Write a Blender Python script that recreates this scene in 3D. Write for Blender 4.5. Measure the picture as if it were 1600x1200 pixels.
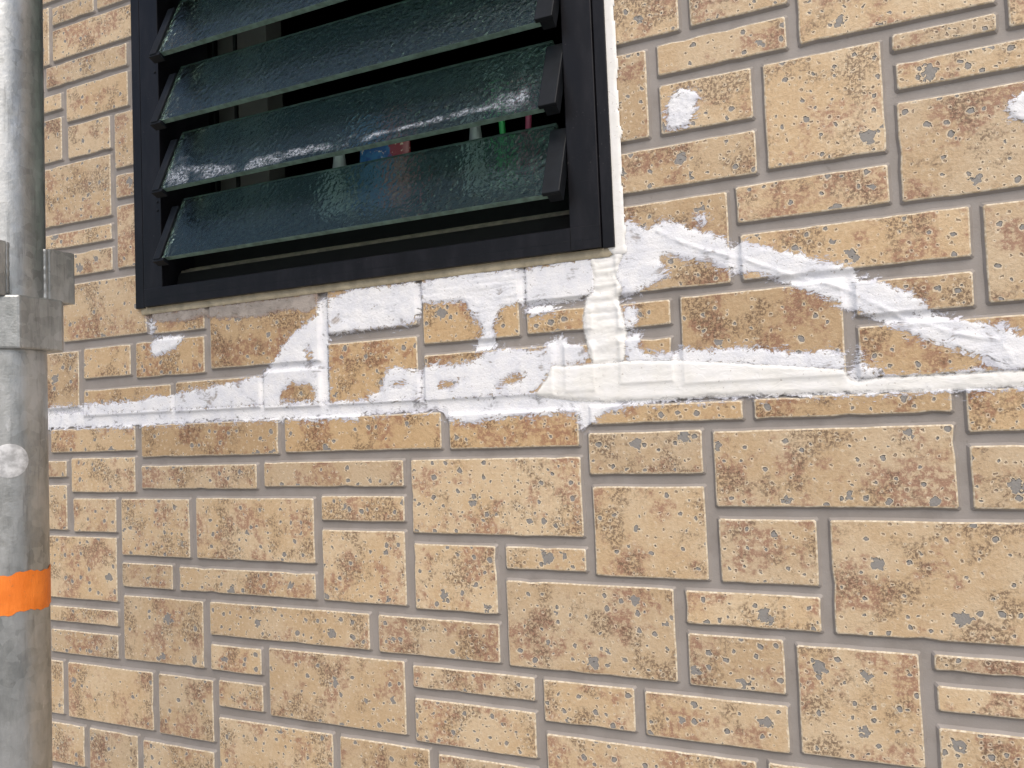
import bpy, bmesh, math, random
import numpy as np
from mathutils import Matrix, Vector

for o in list(bpy.data.objects):
    bpy.data.objects.remove(o, do_unlink=True)
scene = bpy.context.scene
COL = scene.collection
random.seed(7)
R_ = math.radians
OZ = 1.60            # camera height above the ground, metres

# Wall coordinates in millimetres: x right along the wall, y up, z out of the wall (0 = tile faces).
def W(x, y, z=0.0):
    return Vector((x / 1000.0, -z / 1000.0, y / 1000.0 + OZ))

# ------------------------------------------------------------------ camera, sky, sun, exposure
cam = bpy.data.cameras.new('camera')
cam.sensor_width = 36.0
cam.lens = 1264.68 / 1600.0 * 36.0
cam.clip_start = 0.01
cam.clip_end = 500.0
camo = bpy.data.objects.new('camera', cam)
COL.objects.link(camo)
RC = ((0.90779747, 0.05497637, 0.41579004), (-0.03930296, 0.99816022, -0.04616775), (-0.41756321, 0.02556919, 0.90828805))
M3 = Matrix((RC[0], tuple(-v for v in RC[2]), RC[1]))
camo.matrix_world = Matrix.Translation(W(0, 0, 670)) @ M3.to_4x4()
scene.camera = camo

SUN_EL, SUN_AZ = 52.0, 150.0        # azimuth measured from +Y towards +X
world = bpy.data.worlds.new('World')
scene.world = world
world.use_nodes = True
nt = world.node_tree
bg = nt.nodes['Background']
sky = nt.nodes.new('ShaderNodeTexSky')
sky.sky_type = 'NISHITA'
sky.sun_disc = False
sky.sun_elevation = R_(SUN_EL)
sky.sun_rotation = R_(SUN_AZ)
sky.dust_density = 4.0
nt.links.new(sky.outputs[0], bg.inputs[0])
bg.inputs[1].default_value = 0.13
sun = bpy.data.lights.new('sun', 'SUN')
sun.energy = 1.25
sun.angle = R_(48)
sun.color = (1.0, 0.94, 0.85)
suno = bpy.data.objects.new('sun', sun)
COL.objects.link(suno)
sd = Vector((math.sin(R_(SUN_AZ)) * math.cos(R_(SUN_EL)), math.cos(R_(SUN_AZ)) * math.cos(R_(SUN_EL)), math.sin(R_(SUN_EL))))
suno.rotation_euler = sd.to_track_quat('Z', 'Y').to_euler()
suno.location = (0.5, -3, 4)

scene.render.engine = 'CYCLES'
scene.cycles.max_bounces = 6
scene.cycles.diffuse_bounces = 3
scene.cycles.transmission_bounces = 6
scene.cycles.transparent_max_bounces = 8
scene.view_settings.view_transform = 'Standard'
scene.view_settings.look = 'None'
scene.view_settings.exposure = 0.30
scene.view_settings.gamma = 1.0
scene.view_settings.use_curve_mapping = False

# ------------------------------------------------------------------ node helpers
class NT:
    def __init__(s, name):
        s.m = bpy.data.materials.new(name)
        s.m.use_nodes = True
        s.t = s.m.node_tree
        s.n = s.t.nodes
        s.b = s.n['Principled BSDF']
        s.out = s.n['Material Output']
        s.dim = '3D'
    def link(s, a, b):
        s.t.links.new(a, b)
    def setin(s, sock, v):
        if isinstance(v, bpy.types.NodeSocket):
            s.link(v, sock)
        elif isinstance(v, (tuple, list)) and len(v) == 3 and sock.type == 'RGBA':
            sock.default_value = (*v, 1.0)
        else:
            sock.default_value = v
    def math(s, op, a, b=None, c=None, clamp=False):
        n = s.n.new('ShaderNodeMath'); n.operation = op; n.use_clamp = clamp
        s.setin(n.inputs[0], a)
        if b is not None: s.setin(n.inputs[1], b)
        if c is not None: s.setin(n.inputs[2], c)
        return n.outputs[0]
    def vmath(s, op, a, b):
        n = s.n.new('ShaderNodeVectorMath'); n.operation = op
        s.setin(n.inputs[0], a)
        if op == 'SCALE': s.setin(n.inputs['Scale'], b)
        else: s.setin(n.inputs[1], b)
        return n.outputs[0]
    def mix(s, f, a, b, mode='MIX'):
        n = s.n.new('ShaderNodeMix'); n.data_type = 'RGBA'; n.blend_type = mode
        s.setin(n.inputs[0], f); s.setin(n.inputs[6], a); s.setin(n.inputs[7], b)
        return n.outputs[2]
    def smooth(s, v, lo, hi, a=0.0, b=1.0):
        n = s.n.new('ShaderNodeMapRange'); n.interpolation_type = 'SMOOTHSTEP'
        s.setin(n.inputs[0], v); s.setin(n.inputs[1], lo); s.setin(n.inputs[2], hi)
        n.inputs[3].default_value = a; n.inputs[4].default_value = b
        return n.outputs[0]
    def lin(s, v, lo, hi, a=0.0, b=1.0):
        n = s.n.new('ShaderNodeMapRange')
        s.setin(n.inputs[0], v); s.setin(n.inputs[1], lo); s.setin(n.inputs[2], hi)
        n.inputs[3].default_value = a; n.inputs[4].default_value = b
        return n.outputs[0]
    def noise(s, v, size, detail=3.0, rough=0.5, dist=0.0, col=False):
        n = s.n.new('ShaderNodeTexNoise'); n.noise_dimensions = s.dim
        s.setin(n.inputs['Vector'], v)
        n.inputs['Scale'].default_value = 1.0 / size
        n.inputs['Detail'].default_value = detail
        n.inputs['Roughness'].default_value = rough
        n.inputs['Distortion'].default_value = dist
        return n.outputs[1] if col else n.outputs[0]
    def vor(s, v, cell):
        n = s.n.new('ShaderNodeTexVoronoi'); n.voronoi_dimensions = '2D'; n.feature = 'F1'
        s.setin(n.inputs['Vector'], v)
        n.inputs['Scale'].default_value = 1.0 / cell
        return n.outputs['Distance'], n.outputs['Color']
    def mm(s):
        """world position in millimetres, (x, y-up, z-out)"""
        g = s.n.new('ShaderNodeNewGeometry')
        x = s.n.new('ShaderNodeSeparateXYZ'); s.link(g.outputs['Position'], x.inputs[0])
        c = s.n.new('ShaderNodeCombineXYZ')
        s.link(x.outputs[0], c.inputs[0]); s.link(x.outputs[2], c.inputs[1]); s.link(x.outputs[1], c.inputs[2])
        return s.vmath('SCALE', c.outputs[0], 1000.0)
    def bump(s, h, dist, strength=1.0):
        n = s.n.new('ShaderNodeBump')
        n.inputs['Strength'].default_value = strength
        n.inputs['Distance'].default_value = dist
        s.link(h, n.inputs['Height'])
        s.link(n.outputs[0], s.b.inputs['Normal'])
    def sep(s, c):
        n = s.n.new('ShaderNodeSeparateColor'); s.link(c, n.inputs[0]); return n.outputs

GROUT = (0.308, 0.278, 0.254)

def mat_tile():
    s = NT('printed_tile')
    s.dim = '2D'
    P = s.mm()
    oi = s.n.new('ShaderNodeObjectInfo')
    ocol = s.sep(oi.outputs['Color'])
    primer, dens, tone = ocol[0], ocol[1], ocol[2]
    # ---- pits of three sizes, outlines broken up by noise
    w1 = s.vmath('SUBTRACT', s.noise(P, 6.5, 2, .6, col=True), (0.5, 0.5, 0.5))
    PD = s.vmath('ADD', P, s.vmath('SCALE', w1, 12.0))
    PE = s.vmath('ADD', P, s.vmath('SCALE', w1, 4.0))
    def pits(v, cell, rmin, rmax, active, edge, pw):
        d, c = s.vor(v, cell)
        cs = s.sep(c)
        d = s.math('MULTIPLY', d, cell)
        r = s.lin(s.math('POWER', cs[0], pw), 0, 1, rmin, rmax)
        act = s.math('LESS_THAN', cs[1], active)
        r = s.math('SUBTRACT', s.math('MULTIPLY', s.math('ADD', r, 9.0), act), 9.0)
        q = s.math('SUBTRACT', r, d)                    # > 0 inside
        inside = s.smooth(q, 0.0, edge)
        rim = s.math('MULTIPLY', s.smooth(q, -1.0, -0.2), s.smooth(q, 0.4, 0.1))
        return inside, rim
    a3 = s.lin(dens, 0, 1, 0.20, 0.80)
    a2 = s.lin(dens, 0, 1, 0.50, 0.90)
    big, rb = pits(PD, 46.0, 2.4, 6.0, 0.50, 0.6, 1.5)
    med, rm = pits(PE, 14.0, 1.0, 2.8, a2, 0.6, 1.6)
    sml, rs = pits(PE, 6.4, 0.45, 1.35, a3, 0.55, 1.5)
    # ---- printed colours
    fine = s.noise(P, 1.7, 2, .65)
    grain = s.noise(P, 4.2, 4, .72)
    n40 = s.noise(P, 46.0, 4, .66)
    P2 = s.vmath('ADD', P, (313.0, 71.0, 0.0))
    n35 = s.noise(P2, 40.0, 4, .66)
    P3 = s.vmath('ADD', P, (-157.0, 411.0, 0.0))
    n60 = s.noise(P3, 60.0, 2, .55)
    sp = s.noise(P3, 2.6, 3, .75)
    base = s.mix(s.smooth(n60, .35, .65), (0.568, 0.418, 0.252), (0.618, 0.484, 0.320))
    base = s.mix(s.math('MULTIPLY', s.smooth(grain, .48, .74), 0.5), base, (0.68, 0.57, 0.415))
    base = s.mix(s.math('MULTIPLY', s.smooth(grain, .46, .26), 0.42), base, (0.38, 0.26, 0.16))
    redm = s.math('MULTIPLY', s.smooth(n40, .495, .61), s.smooth(s.noise(P2, 5.5, 4, .78), .38, .56))
    base = s.mix(s.math('MULTIPLY', redm, 0.78), base, (0.315, 0.160, 0.108))
    brm = s.math('MULTIPLY', s.smooth(n35, .505, .62), s.smooth(sp, .45, .55))
    base = s.mix(s.math('MULTIPLY', brm, 0.78), base, (0.150, 0.098, 0.062))
    dot = s.math('MULTIPLY', s.smooth(fine, .62, .70), s.smooth(n35, .38, .60))
    base = s.mix(s.math('MULTIPLY', dot, 0.6), base, (0.17, 0.11, 0.065))
    lite = s.math('MULTIPLY', s.smooth(fine, .40, .30), s.smooth(n40, .40, .62))
    base = s.mix(s.math('MULTIPLY', lite, 0.45), base, (0.76, 0.62, 0.43))
    base = s.mix(1.0, base, s.mix(tone, (0.88, 0.86, 0.85), (1.08, 1.06, 1.03)), 'MULTIPLY')
    # primer soaked into the tiles that are being repaired
    wet = s.mix(1.0, base, (0.89, 0.81, 0.69), 'MULTIPLY')
    pm = s.math('MULTIPLY', primer, s.smooth(n60, .30, .60, .6, 1.0))
    base = s.mix(pm, base, wet)
    # cream rims, worn print and painted-in edge light together; grey bottoms
    rim = s.math('MAXIMUM', s.math('MAXIMUM', rb, rm), s.math('MULTIPLY', rs, 0.8))
    base = s.mix(s.math('MULTIPLY', rim, 0.62), base, (0.82, 0.71, 0.53))
    pit = s.math('MAXIMUM', big, med)
    base = s.mix(s.math('MULTIPLY', sml, 0.65), base, (0.22, 0.165, 0.125))
    base = s.mix(s.math('MULTIPLY', pit, 0.96), base, (0.262, 0.252, 0.238))
    s.link(base, s.b.inputs['Base Color'])
    ro = s.lin(primer, 0, 1, 0.62, 0.46)
    s.link(ro, s.b.inputs['Roughness'])
    h = s.math('ADD', s.math('MULTIPLY', pit, 1.0), s.math('MULTIPLY', sml, 0.6))
    h = s.math('MULTIPLY', h, -1.0)
    h = s.math('ADD', h, s.math('MULTIPLY', grain, 0.38))
    h = s.math('ADD', h, s.math('MULTIPLY', fine, 0.14))
    s.bump(h, 0.0014, 1.0)
    return s.m

def mat_edge():
    s = NT('cream_tile_edge')
    s.dim = '2D'
    P = s.mm()
    n = s.noise(P, 4.0, 3, .7)
    c = s.mix(s.smooth(n, .35, .65), (0.52, 0.41, 0.27), (0.76, 0.67, 0.52))
    s.link(c, s.b.inputs['Base Color'])
    s.b.inputs['Roughness'].default_value = .55
    return s.m

def mat_grout():
    s = NT('grey_joint_paint')
    P = s.mm()
    n = s.noise(P, 30, 4, .6); f = s.noise(P, 1.6, 3, .6)
    c = s.mix(s.smooth(n, .35, .65), (GROUT[0]*.94, GROUT[1]*.94, GROUT[2]*.93), (GROUT[0]*1.06, GROUT[1]*1.07, GROUT[2]*1.08))
    c = s.mix(s.math('MULTIPLY', s.smooth(f, .62, .78), .35), c, (0.42, 0.38, 0.35))
    dirt = s.math('MAXIMUM', s.smooth(s.noise(P, 9, 5, .7), .62, .78), s.math('MULTIPLY', s.smooth(s.noise(P, 70, 4, .7), .56, .70), .5))
    c = s.mix(s.math('MULTIPLY', dirt, .45), c, (0.12, 0.10, 0.085))
    s.link(c, s.b.inputs['Base Color'])
    s.b.inputs['Roughness'].default_value = 0.55
    s.bump(s.math('ADD', f, s.noise(P, 12, 2, .5)), 0.0003, 0.6)
    return s.m

def mat_filler(name, c0, c1, thin, grainy, rough, veil):
    s = NT(name)
    s.dim = '2D'
    P = s.mm()
    at = s.n.new('ShaderNodeAttribute'); at.attribute_name = 'depth'
    k = at.outputs['Fac']
    n = s.noise(P, 22, 3, .6); f = s.noise(P, 2.0, 3, .7)
    c = s.mix(s.smooth(n, .35, .68), c0, c1)
    wob = s.vmath('ADD', P, s.vmath('SCALE', s.vmath('SUBTRACT', s.noise(P, 30, 2, .5, col=True), (.5, .5, .5)), 26.0))
    strk = s.noise(s.vmath('MULTIPLY', wob, (0.14, 1.0, 1.0)), 2.6, 4, .75)
    tn = s.math('ADD', k, s.math('MULTIPLY', s.math('SUBTRACT', n, .5), 1.2))
    c = s.mix(s.smooth(tn, .75, .35, 0, .7), c, thin)
    spk = s.smooth(s.noise(P, 3.4, 2, .6), .715, .765)
    c = s.mix(s.math('MULTIPLY', spk, .55), c, (0.42, 0.37, 0.33))
    s.link(c, s.b.inputs['Base Color'])
    s.b.inputs['Roughness'].default_value = rough
    # thin scraped margins let the tile show through
    if veil:
        nn = s.math('ADD', s.math('MULTIPLY', s.math('SUBTRACT', s.noise(P, 5.0, 5, .8), .5), 2.1 * veil), s.math('MULTIPLY', s.math('SUBTRACT', strk, .5), 2.0 * veil))
        al = s.smooth(s.math('ADD', s.math('MULTIPLY', k, 1.3), nn), .34, .80)
        body = s.smooth(s.math('ADD', n, s.math('MULTIPLY', strk, .5)), .46, .62, 1.0 - .52 * veil, 1.0)
        s.link(s.math('MULTIPLY', al, body), s.b.inputs['Alpha'])
    h = s.math('ADD', s.math('MULTIPLY', f, grainy), s.math('MULTIPLY', strk, .55))
    s.bump(h, 0.0006, 0.8)
    return s.m

def mat_plain(name, col, rough=0.5, metal=0.0, var=0.12, size=20.0, bump=0.0, spec=0.5):
    s = NT(name)
    P = s.mm()
    n = s.noise(P, size, 4, .6)
    lo = tuple(v * (1 - var) for v in col); hi = tuple(min(1, v * (1 + var)) for v in col)
    s.link(s.mix(s.smooth(n, .3, .7), lo, hi), s.b.inputs['Base Color'])
    s.b.inputs['Roughness'].default_value = rough
    s.b.inputs['Metallic'].default_value = metal
    s.b.inputs['Specular IOR Level'].default_value = spec
    if bump:
        s.bump(s.noise(P, size * .15, 4, .6), bump, .6)
    return s.m

def mat_frame():
    s = NT('black_anodised_aluminium')
    P = s.mm()
    n = s.noise(s.vmath('MULTIPLY', P, (1.0, .25, 1.0)), 18, 5, .65)
    sp = s.noise(P, 2.2, 3, .6)
    c = s.mix(s.smooth(n, .4, .75), (0.006, 0.006, 0.008), (0.014, 0.014, 0.018))
    dust = s.math('MULTIPLY', s.smooth(sp, .64, .76), s.smooth(s.noise(P, 40, 3, .5), .47, .66))
    scr = s.smooth(s.noise(s.vmath('MULTIPLY', P, (.03, 1.0, 1.0)), 1.5, 2, .6), .70, .78)
    dust = s.math('MAXIMUM', dust, s.math('MULTIPLY', scr, .25))
    c = s.mix(s.math('MULTIPLY', dust, .6), c, (0.14, 0.13, 0.125))
    s.link(c, s.b.inputs['Base Color'])
    s.link(s.lin(n, .3, .7, .30, .48), s.b.inputs['Roughness'])
    s.b.inputs['Specular IOR Level'].default_value = 0.25
    s.bump(sp, 0.0001, .4)
    return s.m

def mat_glass():
    s = NT('patterned_green_glass')
    P = s.mm()
    s.b.inputs['Base Color'].default_value = (0.52, 0.70, 0.63, 1)
    s.b.inputs['Roughness'].default_value = 0.15
    s.b.inputs['Specular IOR Level'].default_value = 0.34
    s.b.inputs['IOR'].default_value = 1.5
    s.b.inputs['Specular Tint'].default_value = (0.75, 1.0, 0.88, 1)
    s.b.inputs['Transmission Weight'].default_value = 1.0
    h = s.math('ADD', s.noise(P, 4.6, 1, .4), s.math('MULTIPLY', s.noise(P, 11, 1, .5), .8))
    s.bump(h, 0.0016, .55)
    return s.m

def mat_zinc():
    s = NT('galvanised_steel')
    P = s.mm()
    st = s.vmath('MULTIPLY', P, (1.0, .3, 1.0))
    n = s.noise(st, 22, 5, .65); b = s.noise(P, 9, 5, .7); f = s.noise(P, 2.0, 3, .6)
    c = s.mix(s.smooth(n, .35, .68), (0.27, 0.283, 0.28), (0.47, 0.48, 0.475))
    spg = s.n.new('ShaderNodeTexVoronoi'); spg.inputs['Scale'].default_value = 1 / 7.0
    s.link(s.vmath('ADD', P, s.vmath('SCALE', s.noise(P, 6, 2, .5, col=True), 5.0)), spg.inputs['Vector'])
    sg = s.sep(spg.outputs['Color'])
    c = s.mix(s.math('MULTIPLY', sg[0], .28), c, (0.66, 0.68, 0.69))
    c = s.mix(s.math('MULTIPLY', s.smooth(b, .60, .76), .5), c, (0.20, 0.20, 0.19))
    c = s.mix(s.math('MULTIPLY', s.smooth(f, .72, .80), .5), c, (0.15, 0.12, 0.09))
    run = s.noise(s.vmath('MULTIPLY', P, (1.0, .07, 1.0)), 6, 4, .7)
    c = s.mix(s.math('MULTIPLY', s.smooth(run, .55, .72), .5), c, (0.16, 0.16, 0.155))
    c = s.mix(s.math('MULTIPLY', s.smooth(s.noise(s.vmath('MULTIPLY', P, (1.0, .35, 1.0)), 14, 5, .75), .64, .74), .7), c, (0.74, 0.75, 0.76))
    s.link(c, s.b.inputs['Base Color'])
    s.b.inputs['Metallic'].default_value = 0.8
    s.link(s.lin(b, .3, .7, .30, .52), s.b.inputs['Roughness'])
    s.bump(s.math('ADD', b, s.math('MULTIPLY', f, .4)), 0.0006, .5)
    return s.m

M_TILE = mat_tile(); M_GROUT = mat_grout()
M_WHITE = mat_filler('white_filler', (0.78, 0.795, 0.84), (0.88, 0.885, 0.90), (0.62, 0.62, 0.69), 0.8, .6, 1.12)
M_CREAM = mat_filler('cream_sealant', (0.885, 0.875, 0.835), (0.90, 0.897, 0.88), (0.85, 0.84, 0.81), 0.12, .42, .25)
M_BEAD = mat_filler('white_window_sealant', (0.86, 0.85, 0.81), (0.88, 0.875, 0.85), (0.86, 0.85, 0.80), 0.05, .4, 0)
M_RESID = mat_filler('old_sealant_residue', (0.30, 0.27, 0.24), (0.42, 0.37, 0.33), (0.36, 0.26, 0.21), 1.0, .7, 1.0)
M_EDGE = mat_edge()
M_BEAD_SHADED = mat_plain('shaded_cream_sealant', (0.46, 0.40, 0.28), .5, 0, .2, 14, .0003)  # cream sealant with the shade under the frame put into its colour
M_FRAME = mat_frame(); M_GLASS = mat_glass(); M_ZINC = mat_zinc()
M_CLIP = mat_plain('dark_grey_plastic', (0.009, 0.011, 0.014), .5, 0, .2, 12, 0, .2)
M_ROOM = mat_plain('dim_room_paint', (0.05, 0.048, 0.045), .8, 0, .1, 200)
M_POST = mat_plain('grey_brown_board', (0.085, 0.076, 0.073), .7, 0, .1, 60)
M_SCREEN = mat_plain('black_screen_bar', (0.006, 0.006, 0.006), .7, 0, .12, 20, 0, .1)
M_GEDGE = mat_plain('cut_glass_edge', (0.15, 0.235, 0.195), .3, 0, .3, 9, .0003)
M_TRACK = mat_plain('weathered_sill_track', (0.085, 0.072, 0.05), .55, 0, .4, 10)

# ------------------------------------------------------------------ mesh helpers
def link(ob, parent=None):
    COL.objects.link(ob)
    if parent is not None: ob.parent = parent
    return ob
def empty(name, label, cat, loc):
    o = bpy.data.objects.new(name, None); o.location = loc; o.empty_display_size = .05
    COL.objects.link(o); o['label'] = label; o['category'] = cat
    return o
def mesh(name, verts, faces, mats, parent=None, fmat=None, smooth=False, loc=None):
    """verts in wall millimetres; the object's origin goes to loc (wall mm) or the mean"""
    V = np.array(verts, float)
    c = V.mean(0) if loc is None else np.array(loc, float)
    me = bpy.data.meshes.new(name)
    wv = np.stack([(V[:, 0] - c[0]) / 1000, -(V[:, 2] - c[2]) / 1000, (V[:, 1] - c[1]) / 1000], 1)
    me.from_pydata(wv.tolist(), [], faces)
    for m in (mats if isinstance(mats, (list, tuple)) else [mats]): me.materials.append(m)
    if fmat is not None: me.polygons.foreach_set('material_index', fmat)
    if smooth: me.polygons.foreach_set('use_smooth', [True] * len(me.polygons))
    me.update()
    o = bpy.data.objects.new(name, me)
    o.location = W(*c)
    COL.objects.link(o)
    if parent is not None:
        o.parent = parent
        o.matrix_parent_inverse = Matrix.Translation(-world_loc(parent))
    return o
def world_loc(o):
    return Vector(o['_w']) if '_w' in o else o.location.copy()
def fixn(o):
    bm = bmesh.new(); bm.from_mesh(o.data); bmesh.ops.recalc_face_normals(bm, faces=bm.faces); bm.to_mesh(o.data); bm.free(); return o
class B:
    """collects bevelled boxes / prisms in wall mm"""
    def __init__(s): s.v = []; s.f = []
    def box(s, x0, x1, y0, y1, z0, z1, bev=0.0):
        bm = bmesh.new()
        bmesh.ops.create_cube(bm, size=1)
        for v in bm.verts:
            v.co = Vector(((x0 + x1) / 2 + v.co.x * (x1 - x0), (y0 + y1) / 2 + v.co.y * (y1 - y0), (z0 + z1) / 2 + v.co.z * (z1 - z0)))
        if bev: bmesh.ops.bevel(bm, geom=bm.edges[:], offset=bev, segments=2, affect='EDGES', profile=.6)
        s.add(bm); return s
    def add(s, bm):
        k = len(s.v); bm.verts.index_update()
        s.v += [tuple(v.co) for v in bm.verts]
        s.f += [[k + v.index for v in f.verts] for f in bm.faces]
        bm.free()
    def prism_x(s, prof, x0, x1, bev=0.0):
        """prof: list of (y, z)"""
        bm = bmesh.new()
        a = [bm.verts.new((x0, y, z)) for y, z in prof]; b = [bm.verts.new((x1, y, z)) for y, z in prof]
        n = len(prof)
        bm.faces.new(a); bm.faces.new(b[::-1])
        for i in range(n): bm.faces.new((a[i], b[i], b[(i + 1) % n], a[(i + 1) % n]))
        if bev: bmesh.ops.bevel(bm, geom=bm.edges[:], offset=bev, segments=2, affect='EDGES', profile=.6)
        s.add(bm); return s
    def prism_y(s, prof, y0, y1, bev=0.0):
        """prof: list of (x, z)"""
        bm = bmesh.new()
        a = [bm.verts.new((x, y0, z)) for x, z in prof]; b = [bm.verts.new((x, y1, z)) for x, z in prof]
        n = len(prof)
        bm.faces.new(a); bm.faces.new(b[::-1])
        for i in range(n): bm.faces.new((a[i], b[i], b[(i + 1) % n], a[(i + 1) % n]))
        if bev: bmesh.ops.bevel(bm, geom=bm.edges[:], offset=bev, segments=2, affect='EDGES', profile=.6)
        s.add(bm); return s
    def build(s, name, m, parent=None, smooth=False):
        return fixn(mesh(name, s.v, s.f, m, parent, smooth=smooth))
# ------------------------------------------------------------------ ground
g = bpy.data.meshes.new('ground')
g.from_pydata([(-60, -60, 0), (60, -60, 0), (60, 60, 0), (-60, 60, 0)], [], [(0, 1, 2, 3)])
g.materials.append(mat_plain('pale_concrete_ground', (0.30, 0.29, 0.27), .85, 0, .15, 300, .002))
go = bpy.data.objects.new('ground', g); COL.objects.link(go); go['kind'] = 'structure'

# ------------------------------------------------------------------ the tiled wall
wall = empty('house_wall', 'beige stone-patterned tile wall with grey joints around the louvre window', 'wall', W(-350, -1600, 0)); wall['kind'] = 'thing'
GD = -3.4                      # depth of the joints
WX0, WX1, WY1 = -2600.0, 1700.0, 1700.0
OPX0, OPX1, OPY0, OPY1 = -768.0, -212.0, 153.0, 905.0     # window opening
bk = B()
bk.box(WX0, OPX0, -1600, WY1, -160, GD)
bk.box(OPX1, WX1, -1600, WY1, -160, GD)
bk.box(OPX0, OPX1, -1600, OPY0, -160, GD)
bk.box(OPX0, OPX1, OPY1, WY1, -160, GD)
bk.build('joint_backing', M_GROUT, wall)

def outline(x0, x1, y0, y1, rng, jit=0.45):
    """uneven rounded-corner rectangle, counter-clockwise"""
    pts = []
    def side(ax, ay, bx, by):
        L = math.hypot(bx - ax, by - ay); n = max(2, int(L / 11))
        nx, ny = (by - ay) / L, -(bx - ax) / L
        ph = rng.uniform(0, 6.28)
        for i in range(n + 1):
            t = i / n
            j = rng.gauss(0, jit * .35) + .08 * math.sin(ph + t * L / 14)
            if 0 < i < n and rng.random() < .05: j -= rng.uniform(.5, 1.3)
            j = max(-1.4, min(.6, j))
            pts.append((ax + (bx - ax) * t + nx * j, ay + (by - ay) * t + ny * j))
    c = 1.3
    side(x0 + c, y0, x1 - c, y0); side(x1, y0 + c, x1, y1 - c)
    side(x1 - c, y1, x0 + c, y1); side(x0, y1 - c, x0, y0 + c)
    return pts

def tile_geom(x0, x1, y0, y1, rng, lite=False):
    if lite:
        ring = [(x0, y0), (x1, y0), (x1, y1), (x0, y1)]
    else:
        ring = outline(x0, x1, y0, y1, rng)
    cx, cy = (x0 + x1) / 2, (y0 + y1) / 2
    hx, hy = (x1 - x0) / 2, (y1 - y0) / 2
    def off(d):
        return [(cx + (px - cx) * (1 + d / hx), cy + (py - cy) * (1 + d / hy)) for px, py in ring]
    lv = [(off(-.9), 0.0), (off(-.25), -.25), (off(.25), -.9), (off(2.6), GD - .5)]
    n = len(ring); V = []; F = []; FM = []
    for r, z in lv: V += [(x, y, z) for x, y in r]
    F.append(list(range(n))); FM.append(0)
    for k in range(3):
        for i in range(n):
            F.append([(k + 1) * n + i, (k + 1) * n + (i + 1) % n, k * n + (i + 1) % n, k * n + i]); FM.append((2, 2, 1)[k])
    return V, F, FM

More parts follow.
